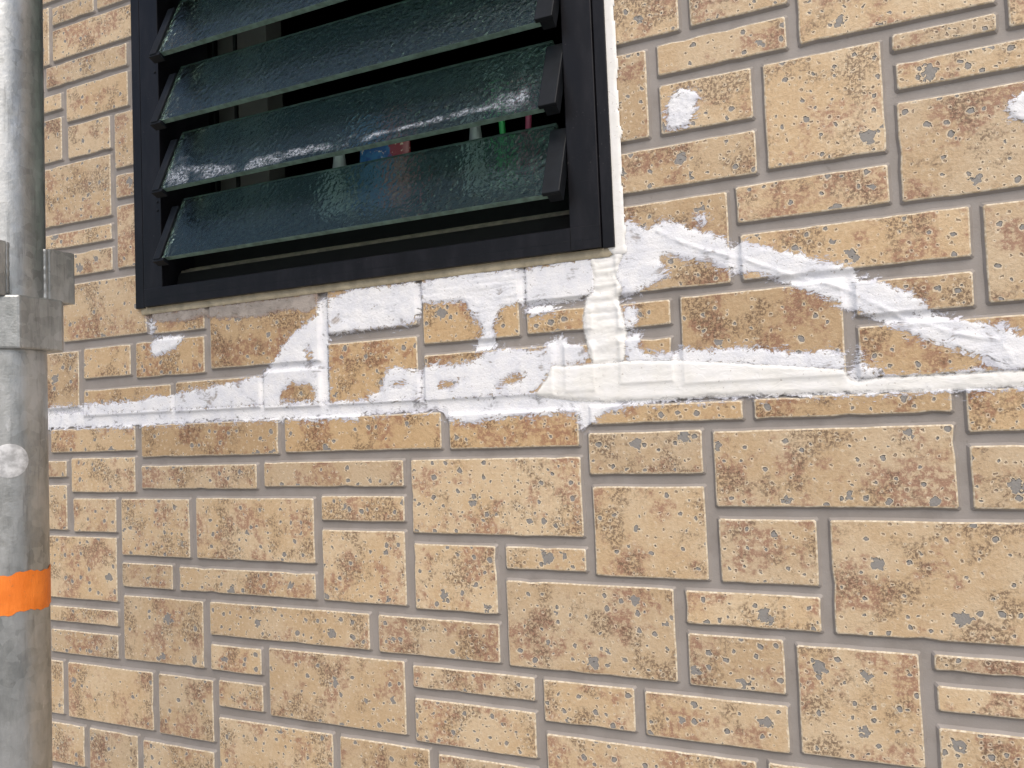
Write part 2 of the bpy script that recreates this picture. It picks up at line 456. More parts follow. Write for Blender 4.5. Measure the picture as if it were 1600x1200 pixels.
TILES = [   # x0, x1, y0, y1, primer
    (-921.7,-847.4,519,540.4,0),
    (-921.2,-773.2,472.8,511.4,0),
    (-934,-792.7,440.2,466.1,0),
    (-897.5,-791.6,391,432.1,0),
    (-895.5,-822.4,344.6,384.3,0),
    (-998.3,-822.5,235.2,253.4,0),
    (-872.8,-794.7,71.8,107.1,0.4),
    (-784.9,-679.9,67.6,107.9,0.9),
    (-510.4,-406.1,97.3,151.4,1),
    (-158.7,-54.9,288.7,314.2,0),
    (-158.3,-83.5,238,278.8,0.2),
    (-203.7,-82.8,192.3,227.1,0.4),
    (-73.7,12.1,193.9,278.3,0),
    (21.1,88.5,268.8,280.6,0),
    (-99.5,12.4,153.9,183,0.3),
    (-203.7,-107.7,106.2,180.4,0.6),
    (-97.9,63.6,107.1,143.2,0.5),
    (-417.3,-244.3,-102.8,-33.4,0),
    (-235.5,-137.7,-48.4,-13.3,0),
    (-128,44.9,-75.4,-14.9,0),
    (-233.6,-137.6,-135.6,-59.7,0),
    (-417.1,-330.2,-174.8,-113.7,0),
    (-319.6,-243,-132.8,-113.4,0),
    (-320.2,-167.4,-220.2,-144.1,0),
    (-126.9,-53.1,-135.9,-85.9,0),
    (-156.9,-53.3,-171.2,-144.9,0),
    (-156.6,-82.1,-221.3,-179.8,0),
    (-72,12.7,-265.3,-182.7,0),
    (-460.5,-329.4,-218.9,-184,0),
    (-422.9,-296.6,-249.1,-229,0),
    (-421.7,-296.8,-299.7,-259.7,0),
    (-287.7,-205.1,-265.3,-229.6,0),
    (-195.5,-81.5,-266.6,-230.7,0),
    (-872.7,-794,-388.6,-341.7,0),
    (-1018.4,-928.7,470.5,543.6,0),
    (-840.7,-773.2,519.5,540,0),
    (-1018.4,-907.8,410,429.6,0),
    (-998.3,-907.6,346,399.3,0),
    (-814,-773.2,318.7,383.9,0),
    (-998.3,-822.8,264,337.5,0),
    (-813.1,-773.2,282.6,309.6,0),
    (-812.4,-773.2,198.8,272.6,0),
    (-938,-822.1,198.5,225.3,0),
    (-908.5,-767.8,118.9,187.6,0.1),
    (-757.1,-678.7,116.5,151.4,0.8),
    (-670,-523.9,71,151.4,0.9),
    (-998.3,-882.7,38.3,105.7,0.2),
    (-873.8,-731.9,26.5,56.8,0.8),
    (-723,-602.6,25.9,58.4,0.8),
    (-595.6,-523.9,24,61.3,1),
    (-511,-406.4,24,85.6,1),
    (-398.2,-297.5,77.6,151.4,1),
    (-398.2,-266.7,23.6,66.2,1),
    (-288.5,-225.1,108.2,151.4,1),
    (-289.4,-227.8,78.5,97.1,1),
    (-203.7,-139.7,323.9,388.6,0.2),
    (-129.6,-52.8,324.6,388.6,0),
    (-203.7,-169.4,237.9,313.4,0.3),
    (-44.5,89.1,289.4,388.6,0),
    (22.5,134,238.6,258.1,0),
    (96.8,134,268.8,388.6,0),
    (21.3,134,152.9,227.5,0),
    (72.9,134,72,142.5,0),
    (-203.7,-158.5,76.4,96.6,0.9),
    (-203.7,-158.8,28.9,65.2,0.9),
    (-149.5,-25.2,25.7,97.8,0.8),
    (-14.8,63.3,70.6,95.4,0.6),
    (-14.7,134,22.5,61.2,0.85),
    (-934,-789.3,-16.1,11.4,0.5),
    (-778.5,-579.6,-24.1,11.7,0.9),
    (-569.8,-383,-22.7,11.2,1),
    (-373.4,-244.8,-23.6,7.8,1),
    (-232.6,-103.7,-5.1,9.6,0.9),
    (-94.2,44.5,-5.3,10.1,0.9),
    (54.7,134,-20.2,9.7,0.8),
    (-599,-426.8,-58.3,-33.5,0),
    (-525.3,-426.8,-92.5,-68.3,0),
    (54.8,134,-75.7,-30.9,0),
    (-525.3,-427.5,-172.9,-102.5,0),
    (-42.7,134,-171.5,-85.6,0),
    (23.4,134,-193.2,-182.1,0),
    (24,134,-222.3,-204.6,0),
    (23.4,134,-388.6,-234.9,0),
    (-598.6,-432.4,-296,-226.7,0),
    (-286.5,-107.6,-388.6,-276.9,0),
    (-98.2,12.7,-388.6,-276.4,0),
    (-998.3,-917.9,-331,-268,0),
    (-908.5,-768.2,-332.3,-268,0),
    (-758.4,-678,-333.7,-268,0),
    (-998.3,-882.6,-388.6,-342,0),
    (-784.5,-678.5,-388.6,-344.8,0),
    (-669.6,-520,-388.6,-306.1,0),
    (-668.7,-608.4,-294.1,-266.7,0),
    (-510.5,-408,-388.6,-306.6,0),
    (-398.1,-297.5,-388.6,-309.1,0),
    (-254.6,-227.8,24.1,64.3,1),
    (-998.3,-943.4,-16.1,10.7,0),
    (-897.8,-790.6,-64.3,-24.1,0),
    (-998.3,-907.2,-45.6,-26.8,0),
    (-998.3,-907.2,-109.9,-56.3,0),
    (-895.1,-822.8,-111.2,-72.4,0),
    (-813.4,-707.5,-136.7,-72.4,0),
    (-998.3,-822.8,-191.6,-117.9,0),
    (-813.4,-734.3,-172.9,-146.1,0),
    (-998.3,-822.8,-219.8,-202.3,0),
    (-812,-690.1,-255.9,-183.6,0),
    (-938,-822.8,-257.3,-230.5,0),
    (-998.3,-947.4,-257.3,-230.5,0),
    (-779.9,-609.7,-60.3,-34.8,0),
    (-696.8,-536,-136.7,-71,0),
    (-723.6,-536,-172.9,-147.4,0),
    (-679.4,-471.7,-218.4,-183.6,0),
    (-679.4,-609.7,-255.9,-229.1,0),
    (-998.3,-943.4,439.5,466.3,0),
    (-998.3,-919.2,119.3,187.6,0),

]
rng = random.Random(21)
for (x0, x1, y0, y1, pr) in TILES:
    V, F, FM = tile_geom(x0, x1, y0, y1, rng)
    o = mesh('tile', V, F, [M_TILE, M_GROUT, M_EDGE], wall, FM)
    d = min(1, max(0, rng.gauss(.45, .3)))
    if (x1 - x0) * (y1 - y0) < 2600: d = min(1, d + .2)
    o.color = (pr, d, rng.random(), 1)

# the rest of the wall, outside the photograph's view, as one part
def split(x0, x1, y0, y1, out, rng):
    w, h = x1 - x0, y1 - y0
    big = w * h > 9000 or w > 175 or h > 88
    if not big or (w < 60 and h < 60):
        out.append((x0 + 5, x1 - 5, y0 + 5, y1 - 5)); return
    if (w > h * 1.5 and w > 90) or h < 56:
        c = x0 + w * rng.uniform(.35, .65); split(x0, c, y0, y1, out, rng); split(c, x1, y0, y1, out, rng)
    else:
        c = y0 + h * rng.uniform(.35, .65); split(x0, x1, y0, c, out, rng); split(x0, x1, c, y1, out, rng)
more = []
U = 1.34
for a in [(-1900, -745*U-2, -900, 16), (-1900, -745*U-2, 21, 1200), (100*U+4, 900, -900, 12), (100*U+4, 900, 17, 1200), (-745*U-2, 100*U+4, -900, -290*U-4),
          (-745*U-2, -577*U, 411*U-5, 1200), (-152*U-4, 100*U+4, 290*U+5, 1200), (-577*U, -152*U-4, 912, 1200)]:
    split(*a, more, rng)
V = []; F = []; FM = []
for t in more:
    v, f, fm = tile_geom(*t, rng, lite=True)
    k = len(V); V += v; F += [[k + i for i in q] for q in f]; FM += fm
o = mesh('tile_field', V, F, [M_TILE, M_GROUT, M_EDGE], wall, FM)
o['kind'] = 'stuff'; o.color = (0, .45, .5, 1)

# ------------------------------------------------------------------ filler and sealant (relief meshes that follow the tiles)
T_ = np.array([t[:4] for t in TILES])
def wall_height(X, Y):
    H = np.full(X.shape, GD)
    x0, x1, y0, y1 = X.min() - 5, X.max() + 5, Y.min() - 5, Y.max() + 5
    for a, b, c, d in T_:
        if b < x0 or a > x1 or d < y0 or c > y1: continue
        dist = np.minimum(np.minimum(X - a, b - X), np.minimum(Y - c, d - Y))
        H = np.maximum(H, np.clip(dist * 1.15, GD, 0))
    return H
def gblur(A, s):
    if s <= 0: return A
    r = int(3 * s + 1); k = np.exp(-.5 * (np.arange(-r, r + 1) / s) ** 2); k /= k.sum()
    P_ = np.pad(A, r, mode='edge')
    P_ = sum(k[i] * P_[i:i + A.shape[0], :] for i in range(2 * r + 1))
    return sum(k[i] * P_[:, i:i + A.shape[1]] for i in range(2 * r + 1))
def vnoise(X, Y, size, rs, sx=1.0):
    G = rs.rand(128, 128)
    u = X / (size * sx); v = Y / size
    iu = np.floor(u).astype(int); iv = np.floor(v).astype(int)
    fu = u - iu; fv = v - iv
    fu = fu * fu * (3 - 2 * fu); fv = fv * fv * (3 - 2 * fv)
    g = lambda a, b: G[b % 128, a % 128]
    return (g(iu, iv) * (1 - fu) + g(iu + 1, iv) * fu) * (1 - fv) + (g(iu, iv + 1) * (1 - fu) + g(iu + 1, iv + 1) * fu) * fv - .5
def inside(poly, X, Y):
    r = np.zeros(X.shape, bool); n = len(poly)
    for i in range(n):
        x0, y0 = poly[i]; x1, y1 = poly[(i + 1) % n]
        if y0 == y1: continue
        c = ((y0 > Y) != (y1 > Y)) & (X < (x1 - x0) * (Y - y0) / (y1 - y0) + x0)
        r ^= c
    return r
def segdist(line, X, Y):
    D = np.full(X.shape, 1e9)
    for (ax, ay), (bx, by) in zip(line[:-1], line[1:]):
        L = (bx - ax) ** 2 + (by - ay) ** 2
        t = np.clip(((X - ax) * (bx - ax) + (Y - ay) * (by - ay)) / L, 0, 1)
        D = np.minimum(D, np.hypot(X - ax - t * (bx - ax), Y - ay - t * (by - ay)))
    return D
PATCH = {
'seam':[(-956.3,32.3),(-880.8,31.6),(-773.4,30.2),(-699.1,29.3),(-599.5,29.1),(-513.6,26.5),(-445.5,26.6),(-401.8,25.8),(-333.2,25.4),(-269.4,25.1),(-187.3,25.3),(-82.8,22.7),(-14.9,21.9),(30.6,21.6),(67.6,22.2),(106.4,22.1),(105.7,10.9),(90.4,10.4),(66.9,9.8),(56.7,7.5),(46.6,9.5),(8.7,10.5),(-35.9,11.2),(-83.3,12.6),(-155.1,12.9),(-188,10.6),(-210.8,7.3),(-225.5,2.9),(-228.7,-3.7),(-234.7,-6.3),(-239.6,-11.1),(-244,-3.1),(-244.7,7.6),(-276.5,4.9),(-308,4.9),(-332.8,2.9),(-354.3,-0.4),(-364.4,2.3),(-374.5,6.3),(-376.9,-1.5),(-379.1,13.7),(-446.1,12.8),(-474.1,12.6),(-476.6,6.3),(-488.1,9.3),(-540.1,9.9),(-573.4,12.5),(-577.1,4.6),(-580.2,12.1),(-607.9,12.4),(-643.6,13),(-699.6,12.9),(-773.9,12.6),(-799.8,10.5),(-886.8,14.1),(-956.6,13.2)],
'left':[(-956.1,39.5),(-882.9,38.7),(-869.4,40.4),(-820.3,39.7),(-773.2,40.6),(-757.8,44.2),(-727.8,45),(-708.2,47.6),(-679.6,49.6),(-656.2,51.2),(-633.3,54.1),(-610.9,57),(-595.9,60.2),(-597,26.9),(-699.2,27.1),(-773.5,27.3),(-880.9,27),(-956.3,28.3)],
'arc':[(-519.4,135.3),(-522.9,127.7),(-521.6,118.3),(-536.7,109),(-553.6,101.1),(-567.5,88.8),(-578.2,74.7),(-588.7,68.6),(-599.5,58.4),(-599.7,24.3),(-574.7,24.6),(-574.3,35.3),(-572.4,42),(-563.8,46.9),(-558.6,50.6),(-538.8,48.2),(-527.6,39.7),(-526.3,31.7),(-534.5,28.8),(-549.3,29.5),(-564.5,26.8),(-568,23.7),(-539.6,23.1),(-512.1,23.9),(-512.1,45.4),(-511.3,91.1),(-511.4,134.5)],
'arc_h':[(-535.8,87.7),(-531.2,78.1),(-531.5,67.5),(-538.1,68),(-537.8,75.9),(-543.5,79.6)],
'tile':[(-510.6,132.4),(-490.6,135),(-479.5,139),(-441.3,138.2),(-403.1,138.5),(-397.4,135.5),(-400.7,107.2),(-405.8,105.2),(-407.5,98.5),(-428,97.1),(-457.9,97.1),(-485,96.1),(-510.3,94.9)],
'a26':[(-444.8,46.7),(-440,54),(-429.5,58.3),(-422.3,54.8),(-407.9,53.2),(-401.5,51.6),(-403.3,23.4),(-430.9,22.8),(-465.3,23.1),(-464.2,32.5),(-448.2,34.3),(-446.4,41.8)],
'a26_h':[(-439.1,39.5),(-428.6,43.3),(-415.6,40.1),(-424.5,36.2),(-436.2,36.2)],
'a28':[(-404.3,51.8),(-392.8,56.6),(-369.1,55.1),(-347.2,56),(-336.9,61.9),(-327.5,66),(-307.3,65.7),(-281.3,63.2),(-270.1,63.6),(-273,67.8),(-267.9,70.9),(-264,75.7),(-252.1,70.8),(-254.7,65.9),(-238.5,65.8),(-230.3,50),(-246.4,48.8),(-257.3,47.8),(-267,50.7),(-269.9,40),(-282.9,28.7),(-288.8,22.7),(-316.2,22.8),(-324.7,23.8),(-396.9,22.5),(-404.8,21.6)],
'a28_h':[(-384.9,41.4),(-351.2,41.3),(-362.3,35.9),(-383.9,31.6)],
'a28_g':[(-322.9,34.9),(-302.4,45.5),(-295.4,44.5),(-293.8,38),(-305.5,33.4),(-317.1,32.3),(-324.6,26.2)],
'under':[(-400.9,137.7),(-371.9,139.5),(-348.4,140.5),(-289.4,139.1),(-290.2,105.8),(-299.7,106.8),(-313.9,106.4),(-320,101.6),(-324.1,83),(-323.6,78.8),(-319.4,70.7),(-321.6,65),(-344.1,66.6),(-345.1,75.1),(-332.9,79.5),(-336.2,94.7),(-342.8,96.5),(-349.8,108),(-352.8,116.1),(-372.9,115.1),(-393.2,117.6),(-399.7,114.6)],
'a29':[(-290.7,136.9),(-223.1,141.6),(-222.8,110),(-233.6,107.2),(-239.7,104.9),(-288.4,103.3),(-292,106.6)],
'flap':[(-290.3,102.9),(-262.8,103.8),(-247.6,102.3),(-255,99),(-266.2,96.6),(-278.7,94.9),(-288.8,94)],
'strip':[(-227.3,141),(-203.7,145.9),(-195.3,142.7),(-198.4,135.8),(-204.9,121),(-196.9,108.4),(-205.7,103.8),(-200.5,91.6),(-197.4,74.2),(-199,64.4),(-199.8,46.9),(-228.2,45.4),(-232.6,64.2),(-235.4,80.2),(-235.7,87.6),(-233,94.7),(-232.4,107.6),(-223.4,109.5),(-225.4,131.7)],
'crack':[(-192.2,171.2),(-186.8,166),(-178.1,159.2),(-174.2,158.7),(-166.9,161.5),(-158,163.6),(-150,160.3),(-140.6,155.2),(-127.1,149.1),(-111.3,143.3),(-107.5,135.9),(-101,134.6),(-98.2,140),(-90.9,134.3),(-68.6,127.9),(-57.7,123),(-41.9,116.5),(-26,110.1),(-12.1,107),(-15.9,103.5),(-12.5,98.7),(2.9,95),(10,89.4),(19.7,84.1),(30.4,77.7),(34.8,73.5),(23.7,72.1),(26.1,69.5),(37,67.6),(47.6,62.8),(64.8,57.6),(79.3,54),(86.2,51.1),(92.5,44.7),(107.2,35.9),(106.4,22.1),(91.1,21.7),(74.3,21.8),(72.3,28.3),(61.1,35.6),(40.7,44.1),(22.6,52.1),(13.1,58.7),(8.5,62.4),(1.2,64.5),(-2.6,68.3),(-16.6,73.5),(-25.4,78.7),(-34.3,85.6),(-48.4,92.5),(-61.9,98.5),(-66.1,101),(-77,107.3),(-93.5,113.8),(-101,113.6),(-111,117.4),(-125.7,124.4),(-138.7,128.6),(-148.3,129.8),(-153.9,134.8),(-160.9,136.7),(-166.4,136.3),(-166.8,129.3),(-159.8,125.7),(-159.2,117),(-167.6,112.5),(-180.4,111.1),(-186.8,105.7),(-195.4,103.3),(-197.3,98.5),(-205.2,102.1),(-198,108.6),(-206,121.1),(-199.6,135.9),(-198.4,149.7),(-194.9,163.2)],
'crack_ridge':[(-165.5,155.9),(-148.6,144.9),(-127.8,134.8),(-97.5,124.2),(-78,114.6),(-59.1,105.3),(-31.4,95.8),(-18,88.9),(-0.8,77.4),(16.1,65.6),(28.7,61.6),(44.9,53.2),(61,48.1),(74.9,45.2),(81.1,37.8),(83.9,30.8)],
'fleck':[(-140.7,162.8),(-126.4,162.9),(-120.3,158.8),(-129.3,158)],
'sm1':[(-197.5,96.3),(-189.5,96.1),(-185.8,91.9),(-189.4,87.8),(-186.9,81),(-191.6,75.4),(-197.4,73.7)],
'sm2':[(-198.1,71.5),(-184,70.9),(-184.8,66.6),(-178.7,65.6),(-188.8,63.6),(-184.2,54.5),(-172.2,52.1),(-159,53.3),(-157.8,44.1),(-199.2,46.8)],
'bandw':[(-199.1,49),(-158.1,48.9),(-155.2,54.6),(-149.2,55.8),(-135.6,52.1),(-127.8,51),(-101.2,52.2),(-92.7,50.6),(-68.9,46.3),(-52.4,43.6),(-40,46.7),(-33.8,42.3),(-25.9,44.2),(-24.9,28.4),(-58.2,32.4),(-112,38.9),(-155.7,42.9),(-199.3,45.7)],
'drip':[(-16.5,50.9),(-13.2,44.7),(-13.1,31),(-5.5,31),(0.1,28.3),(-2.4,23.6),(-15,21.4),(-20.9,19.3),(-24,21.4),(-23.2,27.3),(-19,30.4)],
'bandc':[(-268.3,49.1),(-256.2,46.6),(-228.1,47.1),(-200.3,48),(-155.6,45.5),(-111.9,41),(-58.1,34.4),(-25.8,29.9),(-23.1,20.4),(-15.1,19.5),(-6,21.4),(30.6,21.1),(67.5,21.3),(106.4,21.6),(105.8,12.2),(90.5,11.3),(46.7,10.9),(-35.8,13.2),(-133.8,14.5),(-210.5,13.9),(-245.5,16.6),(-275.7,20.9),(-288.8,22.1),(-278.5,29.1),(-270.7,37.8)],
'spotr':[(-154.6,244.6),(-152.8,258.6),(-148,267.5),(-141.2,272.7),(-134.3,271.2),(-122.5,263.3),(-129.1,256.6),(-132.5,242.6),(-143.9,240.4),(-153.7,240.1)],
'spotl':[(-760.2,109.1),(-745.9,111.7),(-711.4,110.4),(-707.6,105.7),(-726.4,97),(-744.4,92.5),(-758.7,88.4)],
'edge':[(90.8,210.8),(96.7,217.1),(106.7,221.5),(114,214.5),(111.1,198.9),(101.4,197.6),(94.6,202.1)],
'sill':[(-765.6,134.7),(-755.4,135.3),(-753.8,121.1),(-758.1,110.4),(-762.9,121.2)],
'drop':[(2.8,248.4),(5.3,252.8),(5.8,245.8)],

}
SEED = [3]
def patch(name, keys, label, cat, m, t0, fill=0.0, blur=1.6, rag=.55, holes=(), ridge=None, rough=.5, level=0.0, step=1.0, group=None, hard=False, feather=3.6, folds=0.0):
    SEED[0] += 1; rs = np.random.RandomState(SEED[0])
    polys = [PATCH[k] if isinstance(k, str) else k for k in keys]
    P_ = np.array(sum(polys, []))
    x0, y0 = P_.min(0) - 9; x1, y1 = P_.max(0) + 9
    X, Y = np.meshgrid(np.arange(x0, x1, step), np.arange(y0, y1, step))
    m0 = np.zeros(X.shape, bool)
    for q in polys: m0 |= inside(q, X, Y)
    for h in holes: m0 &= ~inside(PATCH[h], X, Y)
    soft = gblur(m0.astype(float), 1.7 / step)
    n = vnoise(X, Y, 9, rs) * .5 + vnoise(X, Y, 3.2, rs) * .75 + vnoise(X, Y, 1.4, rs) * .5
    s_ = soft - .5 + rag * .6 * n * (1 - np.abs(2 * soft - 1)) * 1.6
    k_ = gblur(m0.astype(float), feather / step)                    # wide feather for the thin margins
    H = wall_height(X, Y)
    Hs = np.maximum(gblur(H, blur / step), H) * (1 - fill) + level * fill
    Hs = np.maximum(Hs, H + .04)
    th = t0 * np.clip(s_ * 1.6 + .25, .12, 1)
    relief = vnoise(X, Y, 16, rs, 2.2) * .9 + vnoise(X, Y, 5, rs, 2.5) * .55 + vnoise(X, Y, 2.2, rs) * .35
    Z = Hs + th * (1 + rough * relief * 1.2) + .10
    if folds:
        Z += folds * (np.abs(vnoise(X, Y, 5.5, rs, 5)) * 2.2 + vnoise(X, Y, 2.4, rs, 7) * .8) * np.clip(s_ * 2.2, 0, 1)
    if ridge:
        D = segdist(PATCH[ridge], X, Y)
        Z += .75 * np.exp(-(D / 1.6) ** 2) * (1 + 1.3 * vnoise(X, Y, 7, rs) + .8 * vnoise(X, Y, 2.5, rs))
    if hard:
        Z = np.where(s_ < 0, np.minimum(Z, H - .35), Z); keep = s_ > -.06; k_ = np.clip(s_ + .6, 0, 1)
    else:
        keep = k_ > .03
    cell = keep[:-1, :-1] & keep[1:, :-1] & keep[:-1, 1:] & keep[1:, 1:]
    idx = np.arange(X.size).reshape(X.shape)
    fa = np.stack([idx[:-1, :-1][cell], idx[:-1, 1:][cell], idx[1:, 1:][cell], idx[1:, :-1][cell]], 1)
    used, inv = np.unique(fa, return_inverse=True)
    V = np.stack([X.ravel()[used], Y.ravel()[used], Z.ravel()[used]], 1)
    o = mesh(name, V, inv.reshape(-1, 4).tolist(), m, None, smooth=True)
    at = o.data.attributes.new('depth', 'FLOAT', 'POINT'); at.data.foreach_set('value', np.clip(k_.ravel()[used], 0, 1).astype(np.float32))
    o['label'] = label; o['category'] = cat
    if group: o['group'] = group
    return o

patch('sealant_line', ['seam', [(-1900, 10), (-940, 10), (-940, 27), (-1900, 27)], [(95, 6), (900, 6), (900, 23), (95, 23)]], 'long white sealant line along the horizontal panel joint, crossing the whole wall', 'sealant line', M_WHITE, .7, fill=.6, level=-1.3, rough=.6)
resid = [(-768, 139), (-767, 134), (-740, 129), (-700, 127), (-686, 131), (-660, 126), (-600, 122), (-560, 127), (-535, 121), (-524, 128), (-522, 140)]
patch('sealant_residue', [resid], 'grey scraped sealant residue under the left half of the window sill bead', 'residue', M_RESID, .35, rag=1.0, rough=1.0)
patch('filler_patch', ['left'], 'white filler band above the joint line at the left beside the pole', 'filler patch', M_WHITE, .5)
patch('filler_patch', ['arc'], 'white arc-shaped filler patch with an upright bar, below the window frame', 'filler patch', M_WHITE, .6, holes=['arc_h'], rough=.7)
patch('filler_patch', ['tile'], 'rough white filler covering a whole tile right under the window', 'filler patch', M_WHITE, .7, blur=1.0, rough=1.0)
patch('filler_patch', ['a26'], 'small white filler smear at the lower right corner of a brown tile', 'filler patch', M_WHITE, .4, holes=['a26_h'], rag=.9)
patch('filler_patch', ['a28'], 'wide white filler patch with two bare brown gaps above the joint line', 'filler patch', M_WHITE, .4, holes=['a28_h', 'a28_g'], rough=.7)
patch('filler_patch', ['under'], 'white filler under the window with a finger running down over the joint', 'filler patch', M_WHITE, .7, rough=1.0, folds=.4)
patch('filler_patch', ['a29'], 'smooth grey-white filler tile under the window right end', 'filler patch', M_WHITE, .35, rough=.4)
patch('filler_patch', ['flap'], 'thin white filler flap in the joint above a small brown tile', 'filler patch', M_WHITE, 1.0, rag=1.0)
patch('filler_patch', ['crack', 'fleck'], 'long diagonal white filler over the crack from the window corner to the right', 'filler patch', M_WHITE, .45, ridge='crack_ridge', rough=.6, folds=.25)
patch('filler_patch', ['sm1', 'sm2'], 'broken white filler smears beside the cream vertical strip', 'filler patch', M_WHITE, .55, rag=1.2, rough=1.0)
patch('filler_patch', ['bandw'], 'white filler edge along the top of the wide cream band', 'filler patch', M_WHITE, .6, rag=.8)
patch('filler_patch', ['drip'], 'white filler dab at the foot of an upright joint on the right', 'filler patch', M_WHITE, 1.3)
patch('sealant_strip', ['bandc'], 'wide cream sealant band above the joint line at right of centre', 'sealant strip', M_CREAM, 1.2, fill=.75, level=-.3, rough=.35, folds=.2)
patch('sealant_strip', ['strip'], 'vertical cream sealant strip running down from the window corner', 'sealant strip', M_CREAM, 1.3, fill=.6, level=-.5, rough=.6, folds=.6)
patch('filler_patch', ['spotr'], 'round white filler dab on a tile right of the window', 'filler patch', M_WHITE, 1.1, rough=.9)
patch('filler_patch', ['spotl'], 'white filler dab on a tile below the left window corner', 'filler patch', M_WHITE, 1.0)
patch('filler_patch', ['edge'], 'white filler dab at the right edge of the photo', 'filler patch', M_WHITE, 1.3)
patch('filler_patch', ['sill'], 'thin white drip under the left end of the window', 'filler patch', M_WHITE, .8)
bead = [(-212, 905), (-212, 148), (-206, 140), (-192, 140)] + [(-193.6 + .45 * math.sin(i * 1.9) + .5 * math.sin(i * .77), 150 + i * 9) for i in range(84)] + [(-194, 905)]
patch('sealant_bead', [bead], 'cream-white sealant bead down the right side of the window frame', 'sealant bead', M_BEAD, 1.6, fill=1.0, level=.5, rag=.25, rough=.12, hard=True)
bead2 = [(-774, 154), (-774, 139)] + [(-770 + i * 13, 138.8 + .5 * math.sin(i * 1.3)) for i in range(44)] + [(-204, 140), (-204, 154)]
patch('sealant_bead', [bead2], 'cream sealant bead, coloured darker for shade, under the bottom rail of the window', 'sealant bead', M_BEAD_SHADED, 1.6, fill=1.0, level=-.2, rag=.2, rough=.2, hard=True)

# ------------------------------------------------------------------ louvre window
win = empty('louvre_window', 'black framed louvre window with tilted dark green glass blades', 'window', W(-490, 146, 0)); win['kind'] = 'thing'
ZF = 6.0
def sc(v, z): return v * (670.0 - z) / 670.0
FB, FT = sc(148.5, ZF), 912.0                 # bottom and top of the frame
xl0, xl1, xl2 = sc(-783.5, 4), sc(-770, ZF), sc(-741, ZF)
xr0, xr1, xr2 = sc(-204, 4), sc(-216, ZF), sc(-244.4, ZF)
rail = sc(169.4, ZF)
B().box(xl0, xl1 - 2.6, FB - .5, FT, .3, 4.2, .5).build('side_flange', M_FRAME, win)
B().box(xr1 + .8, xr0, FB - .5, FT, .3, 4.2, .5).build('side_flange', M_FRAME, win)
B().box(xl1, xl2, FB, FT, -70, ZF, .8).build('side_jamb', M_FRAME, win)
B().box(xr2, xr1, FB, FT, -70, ZF, .8).build('side_jamb', M_FRAME, win)
B().box(xl1 - 2.6, xl1, FB, FT, -6, 1.0).build('shadow_groove', M_SCREEN, win)
B().box(xr1, xr1 + .8, FB, FT, -6, 1.5).build('shadow_groove', M_SCREEN, win)
B().prism_x([(FB, -6), (FB, ZF + .6), (rail - .6, ZF + .6), (rail + .2, ZF - .3), (rail + 2, -8), (rail + 2, -70), (FB + 5, -70), (FB + 5, -6)], xl1 + .6, xr1 - .6, .35).build('bottom_rail', M_FRAME, win)
B().box(xl2, xr2, FT - 25, FT, -70, ZF, .8).build('top_rail', M_FRAME, win)
for xx in (xr2 + .4,):
    B().box(xx - .25, xx + .25, FB + .6, rail - .4, ZF + .55, ZF + .75).build('corner_joint', M_SCREEN, win)
B().box(xl1 + .8, xr1 - .8, FB + 8.2, FB + 8.7, ZF + .5, ZF + .72).build('rail_line', M_CLIP, win)
# sill tracks behind the rail
tr = B().prism_x([(rail + 2.2, -9), (rail + 17, -13), (rail + 26, -36), (rail + 26, -41), (rail + 2.2, -41)], xl2 + 6, xr2 - 2, .4)
tr.build('sill_base', M_SCREEN, win)
for (z, y) in ((-16, 18.6), (-22, 21), (-28, 23.4)):
    B().box(xl2 + 7, xr2 - 3, rail + y - 4, rail + y + 1.8, z - .8, z + .8, .3).build('sill_track', M_TRACK, win)
B().prism_x([(rail + 2, -42), (rail + 58, -42), (rail + 62, -50), (rail + 62, -68), (rail + 2, -68)], xl2, xr2, .5).build('inner_sill', M_SCREEN, win)

# blades: lower edge outside, upper edge inside
BL0, BL1 = -716.0, -256.5
YL, ZL, YU, ZU = 196.0, 22.0, 270.0, -10.0
PITCH = 77.1
dv = Vector((0, YU - YL, ZU - ZL)).normalized()
nv = Vector((0, dv.z * -1, dv.y))            # outward and up
def bpt(x, t, n):                            # t along the blade from the lower edge, n out of its face
    p_ = Vector((x, YL, ZL)) + dv * t + nv * n
    return (p_.x, p_.y, p_.z)
LEN = math.hypot(YU - YL, ZU - ZL)
def slab(x0, x1, t0, t1, n0, n1, bev):
    bm = bmesh.new()
    q = [bm.verts.new(bpt(x, t, n)) for x in (x0, x1) for t in (t0, t1) for n in (n0, n1)]
    for f in ((0, 1, 3, 2), (4, 6, 7, 5), (0, 4, 5, 1), (2, 3, 7, 6), (0, 2, 6, 4), (1, 5, 7, 3)): bm.faces.new([q[i] for i in f])
    bmesh.ops.recalc_face_normals(bm, faces=bm.faces)
    if bev: bmesh.ops.bevel(bm, geom=bm.edges[:], offset=bev, segments=2, affect='EDGES', profile=.6)
    b = B(); b.add(bm); return b
NBL = 9
